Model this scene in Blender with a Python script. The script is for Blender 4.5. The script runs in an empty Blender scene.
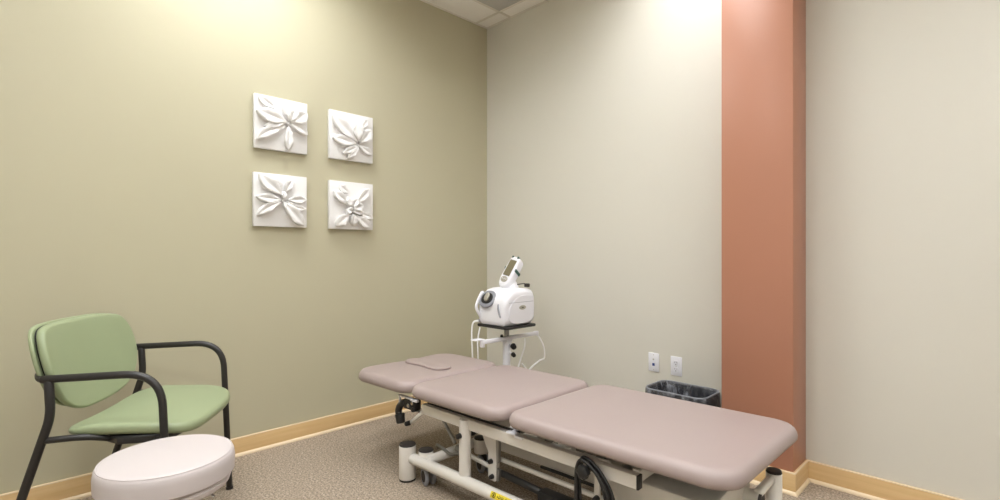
import bpy, bmesh, math, random
from mathutils import Vector, Matrix, noise
random.seed(7)
S = bpy.context.scene
COL = S.collection
PI = math.pi

# ------------------------------------------------------------------ helpers
def lin(r, g, b):
    f = lambda c: (c/255)/12.92 if c/255 <= 0.04045 else (((c/255)+0.055)/1.055)**2.4
    return (f(r), f(g), f(b), 1.0)

class MB:
    """collects shapes into one bmesh"""
    def __init__(self): self.bm = bmesh.new()
    def loft(self, rings, cap0=True, cap1=True, closed=True):
        bm = self.bm
        R = [[bm.verts.new(p) for p in r] for r in rings]
        n = len(R[0])
        for a, b in zip(R, R[1:]):
            for i in range(n if closed else n-1):
                j = (i+1) % n
                bm.faces.new((a[i], a[j], b[j], b[i]))
        if cap0: bm.faces.new(list(reversed(R[0])))
        if cap1: bm.faces.new(R[-1])
        return self
    def fan(self, ring_pts, tip, flip=False):
        v = [self.bm.verts.new(p) for p in ring_pts]; t = self.bm.verts.new(tip)
        for i in range(len(v)):
            a, b = v[i], v[(i+1) % len(v)]
            self.bm.faces.new((b, a, t) if flip else (a, b, t))
    def box(self, c, s, bevel=0.0, mat=None, seg=2):
        t = bmesh.new()
        bmesh.ops.create_cube(t, size=1)
        for v in t.verts: v.co = Vector((v.co.x*s[0], v.co.y*s[1], v.co.z*s[2]))
        if bevel: bmesh.ops.bevel(t, geom=t.edges[:], offset=bevel, segments=seg, profile=0.5, affect='EDGES')
        M = Matrix.Translation(c) @ (mat.to_4x4() if mat else Matrix())
        t.transform(M); self.merge(t)
        return self
    def merge(self, t):
        mp = {v: self.bm.verts.new(v.co) for v in t.verts}
        for f in t.faces:
            try: self.bm.faces.new([mp[v] for v in f.verts])
            except ValueError: pass
        t.free()
    def tube(self, pts, r, seg=12, round_end=True, sx=1.0, closed=False):
        pts = [Vector(p) for p in pts]
        n = len(pts)
        rad = [r]*n if not hasattr(r, '__len__') else list(r)
        if closed:
            tang = [(pts[(i+1) % n]-pts[i-1]).normalized() for i in range(n)]
        else:
            tang = [((pts[min(i+1, n-1)]-pts[max(i-1, 0)])).normalized() for i in range(n)]
        up = Vector((0, 0, 1)) if abs(tang[0].z) < 0.9 else Vector((1, 0, 0))
        nx = tang[0].cross(up).normalized()
        rings = []
        for i in range(n):
            nx = (nx - tang[i]*nx.dot(tang[i])).normalized()
            ny = tang[i].cross(nx)
            rings.append([pts[i]+(nx*math.cos(a)*sx+ny*math.sin(a))*rad[i] for a in [2*PI*k/seg for k in range(seg)]])
        if closed:
            bm = self.bm
            R = [[bm.verts.new(p) for p in q] for q in rings]
            for i in range(n):
                a, b = R[i], R[(i+1) % n]
                # match the twist left after one turn
                if i == n-1:
                    k = min(range(seg), key=lambda k: (b[k].co-a[0].co).length)
                    b = b[k:]+b[:k]
                for q in range(seg):
                    w = (q+1) % seg
                    bm.faces.new((a[q], a[w], b[w], b[q]))
            return self
        if round_end:
            def cap(i, sgn):
                out = []
                for f in (0.55, 0.87):
                    c = pts[i]+tang[i]*sgn*rad[i]*f*0.45
                    out.append([c+(p-pts[i])*math.sqrt(1-f*f) for p in rings[i]])
                return out
            a = cap(0, -1); b = cap(n-1, 1)
            rings = [a[1], a[0]]+rings+[b[0], b[1]]
        return self.loft(rings)
    def cyl(self, p0, p1, r0, r1=None, seg=20, bev=0.0):
        r1 = r0 if r1 is None else r1
        p0, p1 = Vector(p0), Vector(p1)
        d = (p1-p0).normalized()
        up = Vector((0, 0, 1)) if abs(d.z) < 0.9 else Vector((1, 0, 0))
        nx = d.cross(up).normalized(); ny = d.cross(nx)
        ring = lambda c, r: [c+(nx*math.cos(a)+ny*math.sin(a))*r for a in [-2*PI*k/seg for k in range(seg)]]
        if bev:
            rs = [ring(p0, r0-bev), ring(p0+d*bev*0.3, r0-bev*0.3), ring(p0+d*bev, r0), ring(p1-d*bev, r1), ring(p1-d*bev*0.3, r1-bev*0.3), ring(p1, r1-bev)]
        else: rs = [ring(p0, r0), ring(p1, r1)]
        return self.loft(rs)
    def lathe(self, prof, c=(0, 0, 0), seg=40, mat=None):
        c = Vector(c); rings = []
        for r, z in prof:
            ring = [Vector((r*math.cos(2*PI*k/seg), r*math.sin(2*PI*k/seg), z)) for k in range(seg)]
            if mat: ring = [mat @ p for p in ring]
            rings.append([p+c for p in ring])
        return self.loft(rings)
    def ball(self, c, r, s=(1, 1, 1), seg=16):
        t = bmesh.new()
        bmesh.ops.create_uvsphere(t, u_segments=seg, v_segments=seg//2+2, radius=r)
        for v in t.verts: v.co = Vector((v.co.x*s[0]+c[0], v.co.y*s[1]+c[1], v.co.z*s[2]+c[2]))
        self.merge(t); return self
    def build(self, name, mat, parent=None, sharp=35, **kw):
        bmesh.ops.recalc_face_normals(self.bm, faces=self.bm.faces[:])
        me = bpy.data.meshes.new(name); self.bm.to_mesh(me); self.bm.free()
        me.polygons.foreach_set('use_smooth', [True]*len(me.polygons))
        if sharp < 180: me.set_sharp_from_angle(angle=math.radians(sharp))
        o = bpy.data.objects.new(name, me); COL.objects.link(o)
        if mat: me.materials.append(mat)
        if parent: o.parent = parent
        for k, v in kw.items(): o[k] = v
        return o

def thing(name, label, cat, loc, rz=0, group=None):
    o = bpy.data.objects.new(name, None); COL.objects.link(o)
    o.location = loc; o.rotation_euler = (0, 0, rz); o.empty_display_size = 0.1
    o['label'] = label; o['category'] = cat; o['kind'] = 'thing'
    if group: o['group'] = group
    return o

def fillet(pts, rad, n=6):
    pts = [Vector(p) for p in pts]; out = [pts[0]]
    for i in range(1, len(pts)-1):
        a, b, c = pts[i-1], pts[i], pts[i+1]
        r = rad if not hasattr(rad, '__len__') else rad[i-1]
        d1 = min(r, (a-b).length*0.49); d2 = min(r, (c-b).length*0.49)
        p = b+(a-b).normalized()*d1; q = b+(c-b).normalized()*d2
        for k in range(n+1):
            t = k/n
            out.append(p*(1-t)**2+b*2*t*(1-t)+q*t*t)
    out.append(pts[-1]); return out

def spline(pts, n=8):
    pts = [Vector(p) for p in pts]; out = []
    P = [pts[0]*2-pts[1]]+pts+[pts[-1]*2-pts[-2]]
    for i in range(1, len(P)-2):
        for k in range(n):
            t = k/n; a, b, c, d = P[i-1:i+3]
            out.append(0.5*((2*b)+(c-a)*t+(2*a-5*b+4*c-d)*t*t+(3*b-a-3*c+d)*t**3))
    out.append(pts[-1]); return out

def chaikin(pts, it=3):
    for _ in range(it):
        q = []
        for i in range(len(pts)):
            a, b = pts[i], pts[(i+1) % len(pts)]
            q += [(a[0]*.75+b[0]*.25, a[1]*.75+b[1]*.25), (a[0]*.25+b[0]*.75, a[1]*.25+b[1]*.75)]
        pts = q
    return pts

def rrect(a, b, r, n=8):
    r = min(r, a-1e-4, b-1e-4); out = []
    for cx, cy, a0 in ((a-r, b-r, 0), (-(a-r), b-r, PI/2), (-(a-r), -(b-r), PI), (a-r, -(b-r), 1.5*PI)):
        for k in range(n+1):
            t = a0+PI/2*k/n
            out.append((cx+r*math.cos(t), cy+r*math.sin(t)))
    return out

def pad(mb, outline, thick, er, fn, dome=0.0, steps=5, fn_bot=None):
    """upholstered pad: outline (u,v), edges rounded by er, fn maps (u,v,h) to a point"""
    cu = sum(p[0] for p in outline)/len(outline); cv = sum(p[1] for p in outline)/len(outline)
    def inset(d):
        out = []
        for u, v in outline:
            L = math.hypot(u-cu, v-cv)
            k = max(0.0, 1-d/L)
            out.append((cu+(u-cu)*k, cv+(v-cv)*k))
        return out
    prof = []
    eb = min(er, thick*0.5); et = min(er, thick-eb)
    prof.append((er*2.0, 0)); 
    for k in range(steps+1):
        t = PI/2*k/steps
        prof.append((eb*(1-math.sin(t)), eb*(1-math.cos(t))))
    for k in range(1 if eb+et >= thick-1e-6 else 0, steps+1):
        t = PI/2*k/steps
        prof.append((et*(1-math.cos(t)), thick-et+et*math.sin(t)))
    R = max(math.hypot(u-cu, v-cv) for u, v in outline)
    for f in (0.2, 0.35, 0.5, 0.65, 0.8, 0.93):
        d = et+(R-et)*f
        prof.append((d, thick+dome*(1-(1-f)**2)))
    rings = []
    for d, h in prof:
        if d > et*1.01 and h >= thick:
            f = (d-et)/(R-et)
            ring = [(cu+(u-cu)*(1-f)*(1-et/max(math.hypot(u-cu, v-cv), 1e-6)), cv+(v-cv)*(1-f)*(1-et/max(math.hypot(u-cu, v-cv), 1e-6))) for u, v in outline]
        else: ring = inset(d)
        rings.append([fn(u, v, h) for u, v in ring])
    mb.loft(rings)
    return mb

# ------------------------------------------------------------------ materials
def mat(name, col, rough=0.5, metal=0.0, spec=0.5, bump=0.0, bscale=200.0, var=0.0, vscale=3.0, coat=0.0):
    m = bpy.data.materials.new(name); m.use_nodes = True
    nt = m.node_tree; b = nt.nodes['Principled BSDF']
    b.inputs['Base Color'].default_value = col
    b.inputs['Roughness'].default_value = rough
    b.inputs['Metallic'].default_value = metal
    b.inputs['Specular IOR Level'].default_value = spec
    b.inputs['Coat Weight'].default_value = coat
    tc = nt.nodes.new('ShaderNodeTexCoord')
    if var:
        nz = nt.nodes.new('ShaderNodeTexNoise'); nz.inputs['Scale'].default_value = vscale; nz.inputs['Detail'].default_value = 4
        nt.links.new(tc.outputs['Object'], nz.inputs['Vector'])
        mp = nt.nodes.new('ShaderNodeMapRange'); mp.inputs['To Min'].default_value = 1-var; mp.inputs['To Max'].default_value = 1+var
        nt.links.new(nz.outputs['Fac'], mp.inputs['Value'])
        mx = nt.nodes.new('ShaderNodeVectorMath'); mx.operation = 'SCALE'
        mx.inputs[0].default_value = col[:3]
        nt.links.new(mp.outputs['Result'], mx.inputs['Scale'])
        nt.links.new(mx.outputs['Vector'], b.inputs['Base Color'])
    if bump:
        nz = nt.nodes.new('ShaderNodeTexNoise'); nz.inputs['Scale'].default_value = bscale; nz.inputs['Detail'].default_value = 3
        nt.links.new(tc.outputs['Object'], nz.inputs['Vector'])
        bp = nt.nodes.new('ShaderNodeBump'); bp.inputs['Strength'].default_value = bump; bp.inputs['Distance'].default_value = 0.002
        nt.links.new(nz.outputs['Fac'], bp.inputs['Height'])
        nt.links.new(bp.outputs['Normal'], b.inputs['Normal'])
    return m

M = {}
M['olive'] = mat('olive_paint', lin(184, 179, 154), 0.42, spec=0.4, bump=0.12, bscale=220, var=0.015, vscale=2)
M['cream'] = mat('cream_paint', lin(210, 207, 197), 0.40, spec=0.4, bump=0.12, bscale=220, var=0.015, vscale=2)
M['terracotta'] = mat('terracotta_paint', lin(176, 124, 101), 0.38, spec=0.45, bump=0.12, bscale=220, var=0.02, vscale=2)
M['tile'] = mat('ceiling_tile', lin(246, 244, 240), 0.9, spec=0.1, bump=0.6, bscale=300, var=0.05, vscale=160)
M['tbar'] = mat('white_tbar', lin(226, 222, 214), 0.5)
M['vinyl'] = mat('taupe_vinyl', lin(157, 142, 139), 0.42, spec=0.45, bump=0.10, bscale=420, var=0.012, vscale=6)
M['stoolvinyl'] = mat('pale_vinyl', lin(190, 182, 182), 0.45, spec=0.4, bump=0.08, bscale=420, var=0.01, vscale=6)
M['green'] = mat('sage_vinyl', lin(144, 155, 122), 0.42, spec=0.4, bump=0.15, bscale=380, var=0.02, vscale=8)
M['blackmetal'] = mat('black_metal', lin(38, 36, 35), 0.42, spec=0.5, bump=0.05, bscale=500, var=0.05, vscale=20)
M['blackplastic'] = mat('black_plastic', lin(32, 31, 31), 0.45, spec=0.5, bump=0.05, bscale=300, var=0.05, vscale=20)
M['rubber'] = mat('dark_rubber', lin(52, 47, 45), 0.6, spec=0.3, var=0.08, vscale=30)
M['enamel'] = mat('cream_enamel', lin(220, 216, 210), 0.32, spec=0.5, bump=0.04, bscale=260, var=0.015, vscale=8)
M['steel'] = mat('grey_steel', lin(150, 148, 143), 0.35, metal=0.8, var=0.05, vscale=30)
M['chrome'] = mat('chrome', lin(200, 200, 200), 0.12, metal=1.0, var=0.03, vscale=30)
M['greyplastic'] = mat('grey_plastic', lin(140, 142, 150), 0.45, var=0.03, vscale=20)
M['whiteplastic'] = mat('white_plastic', lin(226, 226, 232), 0.35, spec=0.5, var=0.01, vscale=10)
M['whitecable'] = mat('white_cable', lin(236, 236, 236), 0.5, var=0.02, vscale=20)
M['plaster'] = mat('white_plaster', lin(226, 225, 225), 0.7, spec=0.25, bump=0.15, bscale=120, var=0.02, vscale=20)
M['yellow'] = mat('yellow_sticker', lin(226, 205, 48), 0.5, var=0.02, vscale=40)
M['ink'] = mat('dark_ink', lin(58, 54, 28), 0.6, var=0.1, vscale=90)
M['screen'] = mat('olive_screen', lin(112, 105, 82), 0.2, spec=0.6, var=0.03, vscale=30)
M['teal'] = mat('teal_clip', lin(46, 82, 76), 0.4, var=0.05, vscale=40)
M['blue'] = mat('blue_jack', lin(44, 62, 128), 0.4, var=0.05, vscale=60)
M['ventgrey'] = mat('grey_vent', lin(192, 191, 188), 0.75, spec=0.2, bump=0.3, bscale=400, var=0.04, vscale=120)
M['silver'] = mat('silver_badge', lin(176, 172, 160), 0.35, metal=0.5, var=0.04, vscale=60)
M['louver'] = mat('bright_louver', lin(232, 232, 230), 0.3, metal=0.9, var=0.02, vscale=10)
M['linerim'] = mat('liner_rim', lin(128, 130, 136), 0.3, spec=0.6, var=0.2, vscale=25)
M['binblack'] = mat('bin_plastic', lin(44, 44, 46), 0.5, var=0.05, vscale=20)

def maple():
    m = mat('maple', lin(208, 168, 112), 0.38, spec=0.45)
    nt = m.node_tree; b = nt.nodes['Principled BSDF']
    tc = nt.nodes.new('ShaderNodeTexCoord'); mp = nt.nodes.new('ShaderNodeMapping')
    mp.inputs['Scale'].default_value = (1.5, 1.5, 38)
    nz = nt.nodes.new('ShaderNodeTexNoise'); nz.inputs['Scale'].default_value = 1.6; nz.inputs['Detail'].default_value = 5
    rp = nt.nodes.new('ShaderNodeValToRGB')
    rp.color_ramp.elements[0].position = 0.3; rp.color_ramp.elements[0].color = lin(203, 169, 119)
    rp.color_ramp.elements[1].position = 0.7; rp.color_ramp.elements[1].color = lin(212, 180, 132)
    nt.links.new(tc.outputs['Object'], mp.inputs['Vector']); nt.links.new(mp.outputs['Vector'], nz.inputs['Vector'])
    nt.links.new(nz.outputs['Fac'], rp.inputs['Fac']); nt.links.new(rp.outputs['Color'], b.inputs['Base Color'])
    return m
M['maple'] = maple()
M['mapleedge'] = mat('maple_edge', lin(226, 206, 174), 0.4, var=0.03, vscale=20)

def carpet():
    m = mat('carpet', lin(150, 130, 108), 0.95, spec=0.1)
    nt = m.node_tree; b = nt.nodes['Principled BSDF']
    tc = nt.nodes.new('ShaderNodeTexCoord')
    def nz(sc, det):
        n = nt.nodes.new('ShaderNodeTexNoise'); n.inputs['Scale'].default_value = sc; n.inputs['Detail'].default_value = det
        n.inputs['Roughness'].default_value = 0.7
        nt.links.new(tc.outputs['Object'], n.inputs['Vector']); return n
    a = nz(110, 4); c = nz(60, 2); d = nz(2.0, 2)
    rp = nt.nodes.new('ShaderNodeValToRGB'); e = rp.color_ramp.elements
    e[0].position = 0.30; e[0].color = lin(100, 90, 80)
    e[1].position = 0.70; e[1].color = lin(200, 185, 168)
    k = e.new(0.5); k.color = lin(155, 141, 125)
    nt.links.new(a.outputs['Fac'], rp.inputs['Fac'])
    mx = nt.nodes.new('ShaderNodeMix'); mx.data_type = 'RGBA'; mx.blend_type = 'OVERLAY'; mx.inputs['Factor'].default_value = 0.35
    nt.links.new(rp.outputs['Color'], mx.inputs[6]); nt.links.new(c.outputs['Fac'], mx.inputs[7])
    nt.links.new(mx.outputs[2], b.inputs['Base Color'])
    bp = nt.nodes.new('ShaderNodeBump'); bp.inputs['Strength'].default_value = 0.7; bp.inputs['Distance'].default_value = 0.004
    nt.links.new(a.outputs['Fac'], bp.inputs['Height']); nt.links.new(bp.outputs['Normal'], b.inputs['Normal'])
    return m
M['carpet'] = carpet()

def liner():
    m = mat('bin_liner', lin(96, 100, 108), 0.25, spec=0.8)
    nt = m.node_tree; b = nt.nodes['Principled BSDF']
    tc = nt.nodes.new('ShaderNodeTexCoord'); mp = nt.nodes.new('ShaderNodeMapping'); mp.inputs['Scale'].default_value = (20, 20, 5)
    n = nt.nodes.new('ShaderNodeTexNoise'); n.inputs['Scale'].default_value = 1.6; n.inputs['Detail'].default_value = 4; n.inputs['Distortion'].default_value = 0.8
    rp = nt.nodes.new('ShaderNodeValToRGB'); e = rp.color_ramp.elements
    e[0].position = 0.45; e[0].color = lin(60, 63, 72)
    e[1].position = 0.80; e[1].color = lin(140, 142, 148)  # pale streaks: shine on the wrinkles, painted into the base colour
    ra = nt.nodes.new('ShaderNodeMapRange'); ra.inputs['From Min'].default_value = 0.4; ra.inputs['From Max'].default_value = 0.65
    ra.inputs['To Min'].default_value = 0.45; ra.inputs['To Max'].default_value = 0.9
    bp = nt.nodes.new('ShaderNodeBump'); bp.inputs['Strength'].default_value = 1.0; bp.inputs['Distance'].default_value = 0.03
    nt.links.new(tc.outputs['Object'], mp.inputs['Vector']); nt.links.new(mp.outputs['Vector'], n.inputs['Vector'])
    nt.links.new(n.outputs['Fac'], bp.inputs['Height']); nt.links.new(bp.outputs['Normal'], b.inputs['Normal'])
    nt.links.new(n.outputs['Fac'], rp.inputs['Fac']); nt.links.new(rp.outputs['Color'], b.inputs['Base Color'])
    nt.links.new(n.outputs['Fac'], ra.inputs['Value']); nt.links.new(ra.outputs['Result'], b.inputs['Alpha'])
    return m
M['liner'] = liner()

def emit(name, col, st):
    m = bpy.data.materials.new(name); m.use_nodes = True; nt = m.node_tree
    nt.nodes.clear(); e = nt.nodes.new('ShaderNodeEmission'); o = nt.nodes.new('ShaderNodeOutputMaterial')
    e.inputs['Color'].default_value = col; e.inputs['Strength'].default_value = st
    nt.links.new(e.outputs[0], o.inputs[0]); return m

# ------------------------------------------------------------------ room
XR, YF, ZC = 5.05, -4.55, 3.037           # room extents: left wall x=0, back wall y=0
T = 0.12
def struct(name, mb, m, **kw): return mb.build(name, m, None, kind='structure', **kw)
struct('floor', MB().box((XR/2, YF/2, -0.05), (XR+2*T, -YF+2*T, 0.10)), M['carpet'])
struct('wall_left', MB().box((-T/2, YF/2, ZC/2+0.15), (T, -YF+2*T, ZC+0.3)), M['olive'])
struct('wall_back', MB().box((XR/2, T/2, ZC/2+0.15), (XR, T, ZC+0.3)), M['cream'])
struct('wall_right', MB().box((XR+T/2, YF/2, ZC/2+0.15), (T, -YF+2*T, ZC+0.3)), M['cream'])
struct('wall_front', MB().box((XR/2, YF-T/2, ZC/2+0.15), (XR, T, ZC+0.3)), M['cream'])
CX0, CX1, CY = 2.024, 2.361, -0.22        # terracotta pier on the back wall
struct('column', MB().box(((CX0+CX1)/2, CY/2, ZC/2), (CX1-CX0, -CY, ZC), bevel=0.004), M['terracotta'])

# ceiling: a lay-in grid; lights and the return air panel sit in openings of it
GX, GY, G = 0.287, -0.138, 0.61
xs = [0]+[GX+G*k for k in range(8)]+[XR]; xs = sorted(x for x in xs if x <= XR)
ys = [0]+[GY-G*k for k in range(8)]+[YF]; ys = sorted((y for y in ys if y >= YF), reverse=True)
LIGHTS = [  # cell column, first cell row (each light is two cells long), watts
    (1, 3, 33, 'ceiling light above the four plaster tiles'),
    (3, 1, 22, 'ceiling light above the treatment table'),
    (6, 2, 34, 'ceiling light out over the open floor'),
    (3, 5, 42, 'ceiling light at the front of the room, middle column'),
    (6, 5, 42, 'ceiling light at the front right of the room'),
]
VENT = (1, 1)
holes = {VENT}
for c, r, w, l in LIGHTS: holes |= {(c, r), (c, r+1)}
mb = MB()
for i in range(len(xs)-1):
    for j in range(len(ys)-1):
        if (i, j) in holes: continue
        x0, x1, y0, y1 = xs[i], xs[i+1], ys[j], ys[j+1]
        mb.box(((x0+x1)/2, (y0+y1)/2, ZC+0.009), (x1-x0, y0-y1, 0.018))
struct('ceiling', mb, M['tile'])
mb = MB(); tb = 0.022
lightmid = {(c, r+1): 1 for c, r, w, l in LIGHTS}
for x in xs[1:-1]:
    mb.box((x, YF/2, ZC-0.001), (tb, -YF, 0.006))
for j, y in enumerate(ys[1:-1], 1):
    for i in range(len(xs)-1):
        if (i, j) in lightmid: continue
        mb.box(((xs[i]+xs[i+1])/2, y, ZC-0.001), (xs[i+1]-xs[i], tb, 0.006))
struct('trim_1', mb, M['tbar'])
mb = MB()
for a, b in (((XR/2, -0.010, ZC-0.001), (XR, 0.02, 0.005)), ((0.010, YF/2, ZC-0.001), (0.02, -YF, 0.005))):
    mb.box(a, b)
struct('trim_2', mb, M['tbar'])
struct('trim_3', MB().box((XR/2, YF/2, ZC+0.32), (XR+2*T, -YF+2*T, 0.02)), M['tile'])   # deck above the ceiling

# baseboards: maple board with a rounded top and a pale shoe strip at the floor
BH, BT = 0.103, 0.013
def base_run(name, p0, p1, nrm, m0=0, m1=0):
    """m0, m1 = 1 for an outer mitre, -1 for an inner one"""
    p0, p1, nrm = Vector(p0), Vector(p1), Vector(nrm); dr = (p1-p0).normalized()
    def run(prof): return MB().loft([[p+nrm*d+dr*(d*mm)+Vector((0, 0, z)) for d, z in prof] for p, mm in ((p0, -m0), (p1, m1))])
    o = struct(name, run([(0, 0.0), (BT, 0.0), (BT, BH-0.006), (BT-0.003, BH-0.001), (BT-0.006, BH), (0, BH)]), M['maple'])
    run([(BT-0.001, 0.0), (BT+0.011, 0.0), (BT+0.011, 0.006), (BT+0.006, 0.014), (BT-0.001, 0.017)]).build('shoe_strip', M['mapleedge'], o)
    run([(BT-0.004, BH-0.004), (BT+0.0012, BH-0.004), (BT+0.0002, BH+0.0005), (BT-0.006, BH+0.0015)]).build('top_edge', M['mapleedge'], o)
    return o
base_run('baseboard_left', (0, 0, 0), (0, YF, 0), (1, 0, 0), -1, 0)
base_run('baseboard_back', (0, 0, 0), (CX0, 0, 0), (0, -1, 0), -1, -1)
base_run('baseboard_right', (CX1, 0, 0), (XR, 0, 0), (0, -1, 0), -1, 0)
base_run('trim_4', (CX0, CY, 0), (CX1, CY, 0), (0, -1, 0), 1, 1)
base_run('trim_5', (CX1, CY, 0), (CX1, 0, 0), (1, 0, 0), 1, -1)
base_run('trim_6', (CX0, 0, 0), (CX0, CY, 0), (-1, 0, 0), -1, 1)

# return air panel: perforated grey face in a white frame
i, j = VENT
x0, x1, y0, y1 = xs[i], xs[i+1], ys[j], ys[j+1]
t = thing('air_vent', 'square grey return air panel set in the ceiling corner', 'vent', ((x0+x1)/2, (y0+y1)/2, ZC))
hs = (x1-x0)/2-0.004
mb = MB()
for a, b in (((0, hs-.008, .004), (hs*2, .016, .012)), ((0, -hs+.008, .004), (hs*2, .016, .012)), ((hs-.008, 0, .004), (.016, hs*2, .012)), ((-hs+.008, 0, .004), (.016, hs*2, .012))):
    mb.box(a, b)
mb.build('frame', M['ventgrey'], t)
MB().box((0, 0, 0.005), (hs*2-0.002, hs*2-0.002, 0.012)).build('grille', M['ventgrey'], t)

# recessed ceiling lights (housings above the grid, a lens inside each, an area lamp at the lens)
LC = (0.975, 0.99, 1.0)
lens_m = emit('lamp_lens', (*LC, 1), 4.0)
for c, r, w, lab in LIGHTS:
    x0, x1, y0, y1 = xs[c]+0.012, xs[c+1]-0.012, ys[r]-0.012, ys[r+2]+0.012
    cx, cy, wx, wy = (x0+x1)/2, (y0+y1)/2, x1-x0, y0-y1
    t = thing('ceiling_light', 'white recessed '+lab, 'ceiling light', (cx, cy, ZC), 0, 'recessed ceiling lights')
    D = 0.10
    mb = MB()
    for a, b in (((0, wy/2, D/2), (wx, .006, D)), ((0, -wy/2, D/2), (wx, .006, D)), ((wx/2, 0, D/2), (.006, wy, D)), ((-wx/2, 0, D/2), (.006, wy, D)), ((0, 0, D), (wx, wy, .006))):
        mb.box(a, b)
    mb.build('housing', M['tbar'], t)
    MB().box((0, 0, D-0.01), (wx-0.04, wy-0.04, 0.008)).build('lens', lens_m, t)
    mb = MB()                                              # louver blades, cells of about 0.2 m
    for q in (1, 2): mb.box((-wx/2+wx*q/3, 0, 0.030), (0.004, wy-0.01, 0.054))
    for q in range(1, 6): mb.box((0, -wy/2+wy*q/6, 0.030), (wx-0.01, 0.004, 0.054))
    mb.build('louver', M['louver'], t)
    L = bpy.data.lights.new('lamp', 'AREA'); L.shape = 'RECTANGLE'; L.size = wx-0.06; L.size_y = wy-0.06
    L.energy = w; L.color = LC
    lo = bpy.data.objects.new('lamp', L); COL.objects.link(lo); lo.parent = t; lo.location = (0, 0, D-0.02)

# ------------------------------------------------------------------ plaster flower tiles
def leaf(mb, base, tip, w, lift=0.022, curl=0.25, bend=0.0, h0=0.006, shape=0.42, cup=0.5, n=12, k=8):
    """one moulded petal: base and tip in tile coordinates (metres), standing proud of the board"""
    b, t = Vector(base), Vector(tip); d = t-b; Ln = d.length; d.normalize(); s = Vector((-d.y, d.x))
    top, low = [], []
    for i in range(n+1):
        u = i/n
        prof = (math.sin(PI*u**1.1)**0.62) if 0 < u < 1 else 0       # rounded, widest past the middle
        ww = w*0.5*max(0.08*(1-u), prof*(0.80+0.20*u))
        cen = b+d*(Ln*u)+s*(bend*math.sin(PI*u))
        hz = h0+1.35*lift*(math.sin(PI*(0.12+0.80*u))**0.8)
        row_t, row_l = [], []
        for q in range(k+1):
            v = -1+2*q/k
            ruff = 0.0035*math.sin(u*17+base[0]*90)*abs(v)**2*math.sin(PI*u)
            z = hz*(1-cup*0.80*(1-abs(v)**1.5)*math.sin(PI*u)) + ruff
            z = z - hz*curl*abs(v)**3 - 0.0035*math.exp(-(v/0.16)**2)*math.sin(PI*u)
            p = cen+s*(ww*v)
            row_t.append(Vector((p.x, p.y, max(z, 0.004)))); row_l.append(Vector((p.x+0.000*v, p.y, 0.0)))
        top.append(row_t); low.append(row_l)
    rings = [tr+[lr[k], lr[0]] for tr, lr in zip(top, low)]
    mb.loft(rings)

TS = 0.312
def art(name, y0, z0, label, leaves, buds=(), tilt=0):
    # board lies on the left wall; tile u runs along +y, v up, height along +x
    t = thing(name, label, 'wall art', (0.0, y0+TS/2, z0+TS/2), 0, 'white plaster flower tiles on the green wall')
    Mx = Matrix(((0, 0, 1), (1, 0, 0), (0, 1, 0)))
    if tilt: t.rotation_euler = (math.radians(tilt), 0, 0)
    fr = 0.026
    m = MB().box((fr/2+0.004, 0, 0), (fr, TS, TS), bevel=0.0025)
    m.build('board', M['plaster'], t)
    MB().box((0.002, 0, 0), (0.004, TS*0.6, TS*0.6)).build('mounting_cleat', M['blackplastic'], t)
    m = MB()
    for L in leaves:
        (bu, bv), (tu, tv), w = L[:3]; kw = L[3] if len(L) > 3 else {}
        leaf(m, ((bu-.5)*TS, (bv-.5)*TS), ((tu-.5)*TS, (tv-.5)*TS), w*1.15*TS, **kw)
    for bu, bv, r in buds:
        m.ball(((bu-.5)*TS, (bv-.5)*TS, 0.012), r*TS, (1, 1, 0.9), 12)
    rot = Mx.to_4x4(); m.bm.transform(Matrix.Translation((fr+0.003, 0, 0)) @ rot)
    m.build('flower_relief', M['plaster'], t, sharp=70)

hi = dict(lift=0.034); lo_ = dict(lift=0.016)
art('wall_art_tile', -1.868, 1.760, 'upper left white plaster flower tile, a wide curled petal at its right',
    [((.36, .78), (.06, .95), .15, lo_), ((.57, .54), (.02, .68), .23, hi), ((.55, .55), (.16, .41), .13, dict(lift=.03)),
     ((.54, .47), (.02, .15), .17, dict(lift=.026, bend=-.012)), ((.61, .48), (.61, .02), .14, dict(lift=.026)),
     ((.63, .52), (.985, .37), .16, dict(lift=.032, bend=.012)), ((.64, .55), (.97, .80), .24, dict(lift=.042)),
     ((.62, .58), (.57, .97), .22, hi), ((.63, .55), (.72, .86), .16, dict(lift=.044))],
    [(.61, .53, .03), (.64, .56, .025)])
art('wall_art_tile', -1.412, 1.760, 'upper right white plaster flower tile, petals fanning up from a low center',
    [((.59, .40), (.04, .87), .25, hi), ((.57, .36), (.05, .42), .19, dict(lift=.028)), ((.60, .31), (.29, .13), .13, dict(lift=.03)),
     ((.62, .30), (.38, .03), .12, dict(lift=.03)), ((.64, .33), (.97, .18), .13, dict(lift=.022)), ((.65, .38), (.94, .72), .21, hi),
     ((.74, .72), (.85, .94), .13, lo_), ((.60, .42), (.54, .82), .22, dict(lift=.044)), ((.64, .44), (.67, .88), .09, hi)],
    [(.62, .33, .025)])
art('wall_art_tile', -1.872, 1.306, 'lower left white plaster flower tile, a long leaf trailing to its lower right corner',
    [((.49, .60), (.08, .96), .22, hi), ((.47, .64), (.37, .96), .12, dict(lift=.03)), ((.55, .66), (.69, .93), .15, dict(lift=.032)),
     ((.48, .51), (.03, .54), .15, dict(lift=.03)), ((.48, .47), (.05, .20), .15, dict(lift=.03, bend=-.01)), ((.60, .52), (.985, .55), .14, dict(lift=.03)),
     ((.58, .49), (.97, .36), .11, dict(lift=.026, bend=-.012)), ((.53, .47), (.92, .03), .21, hi), ((.52, .48), (.61, .31), .08, dict(lift=.028)),
     ((.52, .52), (.52, .68), .09, dict(lift=.034))],
    [(.51, .50, .03)])
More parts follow.
